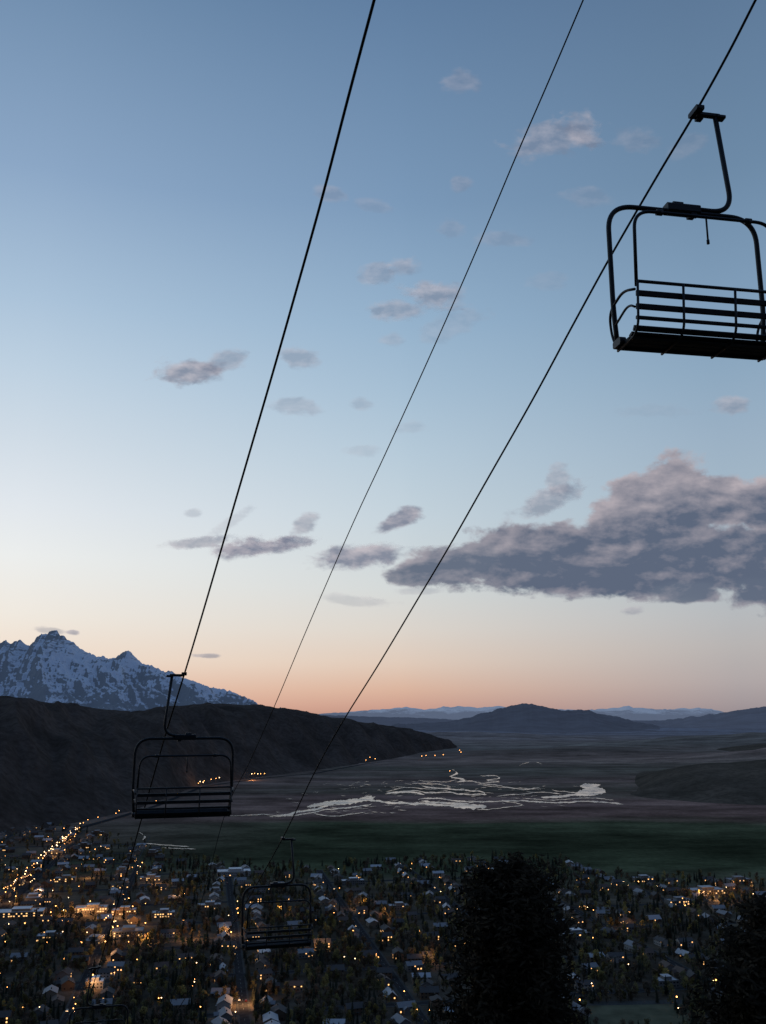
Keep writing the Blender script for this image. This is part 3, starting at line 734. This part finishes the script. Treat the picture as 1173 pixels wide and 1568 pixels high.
def chair(px,py,k,yaw,m,w_,top,bot,off):
    pos=at_depth(px,py,1/(k*(2123-py)))
    E=empty('ski_lift_chair',pos,math.radians(yaw))
    def part(nm,V,Fc,mat=chairM,sm=True):
        o=mesh_obj(nm,V,Fc,[mat],parent=E)
        if sm:
            for p in o.data.polygons: p.use_smooth=len(p.vertices)==4
        return o
    V=[];Fc=[]; boxv(V,Fc,(m*.0,0,-.01),.04,.09,.026); boxv(V,Fc,(m*.12,0,-.035),.12,.026,.022); boxv(V,Fc,(m*.25,0,-.05),.045,.04,.018); boxv(V,Fc,(m*.06,.06,-.04),.03,.035,.016)
    part('grip',V,Fc,sm=False)
    V=[];Fc=[]
    A=Vector((m*.2,0,-.03)); B=Vector((m*.30,0,top+.04)); C_=Vector((off-m*.02,0,top+.045))
    tube(V,Fc,fillet([A,B,C_],[.24],14),.025,12); part('hanger',V,Fc)
    V=[];Fc=[]; boxv(V,Fc,(off,0,top+.02),.17,.06,.045,0,.15); boxv(V,Fc,(off-m*.05,0,top+.06),.05,.045,.03)
    boxv(V,Fc,(off+m*.1,0,top-.03),.03,.05,.02); part('hanger_clamp',V,Fc,sm=False)
    V=[];Fc=[]
    pts=[Vector((off-w_*.955,.03,bot+.03)),Vector((off-w_*1.0,0,bot+.35)),Vector((off-w_,0,top)),Vector((off+w_,0,top)),Vector((off+w_,0,bot+.35)),Vector((off+w_*.955,.03,bot+.03))]
    tube(V,Fc,fillet(pts,[.2,.27,.27,.2],12),.024,12); part('outer_frame',V,Fc)
    V=[];Fc=[]; wi=w_*.93; yb=-.38; it=top-.27
    pts=[Vector((off-wi,yb,bot+.42)),Vector((off-wi*.97,yb,it)),Vector((off+wi*.97,yb,it)),Vector((off+wi,yb,bot+.42))]
    tube(V,Fc,fillet(pts,[.18,.18],10),.016,10)
    tube(V,Fc,[Vector((off+.02,yb,it)),Vector((off+.02,yb,it-.24))],.009,6)
    tube(V,Fc,[Vector((off+.02,yb,it-.23)),Vector((off+.02,yb,it-.27))],.014,6)
    for sx_ in (-1,1):
        boxv(V,Fc,(off+sx_*wi*.62,yb,it),.03,.024,.024)
    part('restraint_bar',V,Fc)
    V=[];Fc=[]
    for (y,z,hw_,tl) in [(.06,.04,.04,1.0),(.0,.012,.034,.15),(-.078,.0,.034,0),(-.156,.0,.034,0),(-.23,.018,.034,-.25),(-.30,.05,.026,-.9)]:
        boxv(V,Fc,(off,y,bot+z),w_*.945,hw_,.013,tl)
    part('seat',V,Fc,slatM,False)
    V=[];Fc=[]
    for (y,z,hz_) in [(-.34,.135,.016),(-.355,.235,.026),(-.37,.355,.026)]:
        boxv(V,Fc,(off,y,bot+z),w_*.93,.014,hz_,.12)
    part('backrest',V,Fc,slatM,False)
    V=[];Fc=[]
    tube(V,Fc,[Vector((off-wi,-.39,bot+.46)),Vector((off+wi,-.39,bot+.46))],.015,10)
    for f_ in (-.93,-.36,.3,.93):
        x=off+w_*f_
        tube(V,Fc,fillet([Vector((x,-.41,bot+.46)),Vector((x,-.37,bot+.06)),Vector((x,-.29,bot-.02)),Vector((x,.07,bot-.02))],[.08,.1],6),.012,8)
    tube(V,Fc,[Vector((off-w_*.96,.03,bot-.01)),Vector((off+w_*.96,.03,bot-.01))],.018,8)
    tube(V,Fc,[Vector((off-w_*.94,-.23,bot-.01)),Vector((off+w_*.94,-.23,bot-.01))],.016,8)
    part('seat_frame',V,Fc)
    for sx_,nm in ((-1,'armrest_left'),(1,'armrest_right')):
        V=[];Fc=[]; x=off+sx_*w_*.96
        pts=[Vector((x,-.39,bot+.38)),Vector((x+sx_*.03,-.22,bot+.44)),Vector((x+sx_*.03,.10,bot+.37)),Vector((x,.12,bot+.1)),Vector((x,.02,bot))]
        tube(V,Fc,fillet(pts,[.1,.12,.12],8),.013,8)
        pts=[Vector((x,-.37,bot+.22)),Vector((x,-.25,bot+.30)),Vector((x+sx_*.02,0,bot+.2))]
        tube(V,Fc,fillet(pts,[.1],8),.011,8)
        boxv(V,Fc,(x,-.02,bot+.02),.03,.08,.035)
        part(nm,V,Fc)
chair(1066,170,kR,10,1,.765,-1.14,-2.575,-.24)
chair(282,1031,kL,16,-1,.815,-1.09,-2.33,.07)
chair(433,1283,kR,16,1,.78,-1.04,-2.29,-.10)
chair(152,1480,kL,16,-1,.81,-1.09,-2.33,.08)
# ---------------------------------------------------------------- clouds
def cloud_sheet(name,ells,x0,x1,y0,y1,step,Rd,mat):
    nx=max(8,int((x1-x0)/step)+1); ny=max(8,int((y1-y0)/step)+1)
    xs=np.linspace(x0,x1,nx); ys=np.linspace(y0,y1,ny); X,Y=np.meshgrid(xs,ys)
    cov=np.full(X.shape,-1.0); op=np.zeros(X.shape); wsum=np.full(X.shape,1e-6); lit=np.zeros(X.shape)
    for e in ells:
        cx,cy,rx,ry,rot,o=e[:6]; a=math.radians(rot)
        dx=X-cx; dy=Y-cy; u=(dx*math.cos(a)+dy*math.sin(a))/rx; v=(-dx*math.sin(a)+dy*math.cos(a))/ry
        l_=np.clip(.5-.45*v-.25*u,0,1)  # painted light: each puff brighter towards its upper left
        if len(e)>6: v=np.where(v>0,v*e[6],v)
        q=1-np.sqrt(u*u+v*v)
        q=np.clip(q,-1,1)
        cov=np.maximum(cov,q); wgt=np.clip(q+1,0,1)**8; op+=wgt*o; wsum+=wgt; lit+=wgt*l_*(e[7] if len(e)>7 else 1)
    op=op/wsum; lit=lit/wsum
    V=[]
    for j in range(ny):
        for i in range(nx):
            V.append(ray(X[j,i],Y[j,i]).normalized()*Rd+Vector((0,0,H)))
    Fc=[(j*nx+i,j*nx+i+1,(j+1)*nx+i+1,(j+1)*nx+i) for j in range(ny-1) for i in range(nx-1)]
    o=mesh_obj(name,V,Fc,[mat],smooth=True); me=o.data
    for nm_,ar in (('cov',cov),('op',op),('lit',lit)):
        at=me.attributes.new(nm_,'FLOAT','POINT'); at.data.foreach_set('value',ar.ravel().astype(np.float32))
    at=me.attributes.new('cuv','FLOAT_VECTOR','POINT'); at.data.foreach_set('vector',np.stack([X/100,-Y/100,0*X],-1).ravel().astype(np.float32))
    return o
def cloudmat(name,dark,light,scale,amp,lo,hi,bank):  # emissive sheet; cloud light and shade are painted into its colour
    m=bpy.data.materials.new(name); m.use_nodes=True; nt=m.node_tree; nt.nodes.clear()
    m.cycles.emission_sampling='NONE'
    out=nt.nodes.new('ShaderNodeOutputMaterial')
    def attr(n):
        a=nt.nodes.new('ShaderNodeAttribute'); a.attribute_name=n; return a
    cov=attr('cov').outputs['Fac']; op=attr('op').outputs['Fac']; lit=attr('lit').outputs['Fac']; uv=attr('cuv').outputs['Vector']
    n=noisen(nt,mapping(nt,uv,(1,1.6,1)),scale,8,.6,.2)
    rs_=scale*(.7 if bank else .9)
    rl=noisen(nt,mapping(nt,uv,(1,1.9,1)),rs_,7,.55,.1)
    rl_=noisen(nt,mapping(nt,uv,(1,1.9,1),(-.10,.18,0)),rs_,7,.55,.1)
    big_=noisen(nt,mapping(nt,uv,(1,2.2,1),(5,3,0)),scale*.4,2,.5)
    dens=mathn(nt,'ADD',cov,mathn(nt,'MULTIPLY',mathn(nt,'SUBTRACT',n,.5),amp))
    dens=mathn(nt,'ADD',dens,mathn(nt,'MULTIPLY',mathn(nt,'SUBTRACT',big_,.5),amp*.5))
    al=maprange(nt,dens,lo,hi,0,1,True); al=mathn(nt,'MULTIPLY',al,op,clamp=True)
    rel=mathn(nt,'MULTIPLY',mathn(nt,'SUBTRACT',rl,rl_),2.1 if bank else 2.4)  # relief shading painted from offset noise
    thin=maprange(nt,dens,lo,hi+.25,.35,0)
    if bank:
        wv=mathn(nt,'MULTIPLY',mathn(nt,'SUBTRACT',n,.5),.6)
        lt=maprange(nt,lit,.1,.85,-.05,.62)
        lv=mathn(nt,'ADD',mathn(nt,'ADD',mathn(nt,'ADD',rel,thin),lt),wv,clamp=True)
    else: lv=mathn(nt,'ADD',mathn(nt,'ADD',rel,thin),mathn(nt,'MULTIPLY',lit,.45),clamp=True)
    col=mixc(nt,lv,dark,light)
    e=nt.nodes.new('ShaderNodeEmission'); nt.links.new(col,e.inputs[0]); tr=nt.nodes.new('ShaderNodeBsdfTransparent')
    mx=nt.nodes.new('ShaderNodeMixShader'); nt.links.new(al,mx.inputs[0]); nt.links.new(tr.outputs[0],mx.inputs[1]); nt.links.new(e.outputs[0],mx.inputs[2]); nt.links.new(mx.outputs[0],out.inputs[0])
    return m
bm_=cloudmat('cloud_bank_painted_shading',lin((90,101,122)),lin((182,173,179)),1.8,1.3,-.02,.28,True)
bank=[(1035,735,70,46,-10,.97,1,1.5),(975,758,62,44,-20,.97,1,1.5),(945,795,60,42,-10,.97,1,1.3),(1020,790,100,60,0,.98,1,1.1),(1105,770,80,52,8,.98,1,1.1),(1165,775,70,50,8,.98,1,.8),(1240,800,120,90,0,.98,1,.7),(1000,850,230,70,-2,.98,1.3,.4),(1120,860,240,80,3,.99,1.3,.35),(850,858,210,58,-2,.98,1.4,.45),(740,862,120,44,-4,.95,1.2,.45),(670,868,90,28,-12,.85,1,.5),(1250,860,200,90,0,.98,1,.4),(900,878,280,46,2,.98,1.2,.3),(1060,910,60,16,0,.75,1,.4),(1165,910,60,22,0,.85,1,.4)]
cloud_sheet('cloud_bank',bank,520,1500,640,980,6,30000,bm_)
wm_=cloudmat('cloud_wisp_painted_shading',lin((122,128,147)),lin((190,183,190)),2.8,1.55,-.05,.5,False)
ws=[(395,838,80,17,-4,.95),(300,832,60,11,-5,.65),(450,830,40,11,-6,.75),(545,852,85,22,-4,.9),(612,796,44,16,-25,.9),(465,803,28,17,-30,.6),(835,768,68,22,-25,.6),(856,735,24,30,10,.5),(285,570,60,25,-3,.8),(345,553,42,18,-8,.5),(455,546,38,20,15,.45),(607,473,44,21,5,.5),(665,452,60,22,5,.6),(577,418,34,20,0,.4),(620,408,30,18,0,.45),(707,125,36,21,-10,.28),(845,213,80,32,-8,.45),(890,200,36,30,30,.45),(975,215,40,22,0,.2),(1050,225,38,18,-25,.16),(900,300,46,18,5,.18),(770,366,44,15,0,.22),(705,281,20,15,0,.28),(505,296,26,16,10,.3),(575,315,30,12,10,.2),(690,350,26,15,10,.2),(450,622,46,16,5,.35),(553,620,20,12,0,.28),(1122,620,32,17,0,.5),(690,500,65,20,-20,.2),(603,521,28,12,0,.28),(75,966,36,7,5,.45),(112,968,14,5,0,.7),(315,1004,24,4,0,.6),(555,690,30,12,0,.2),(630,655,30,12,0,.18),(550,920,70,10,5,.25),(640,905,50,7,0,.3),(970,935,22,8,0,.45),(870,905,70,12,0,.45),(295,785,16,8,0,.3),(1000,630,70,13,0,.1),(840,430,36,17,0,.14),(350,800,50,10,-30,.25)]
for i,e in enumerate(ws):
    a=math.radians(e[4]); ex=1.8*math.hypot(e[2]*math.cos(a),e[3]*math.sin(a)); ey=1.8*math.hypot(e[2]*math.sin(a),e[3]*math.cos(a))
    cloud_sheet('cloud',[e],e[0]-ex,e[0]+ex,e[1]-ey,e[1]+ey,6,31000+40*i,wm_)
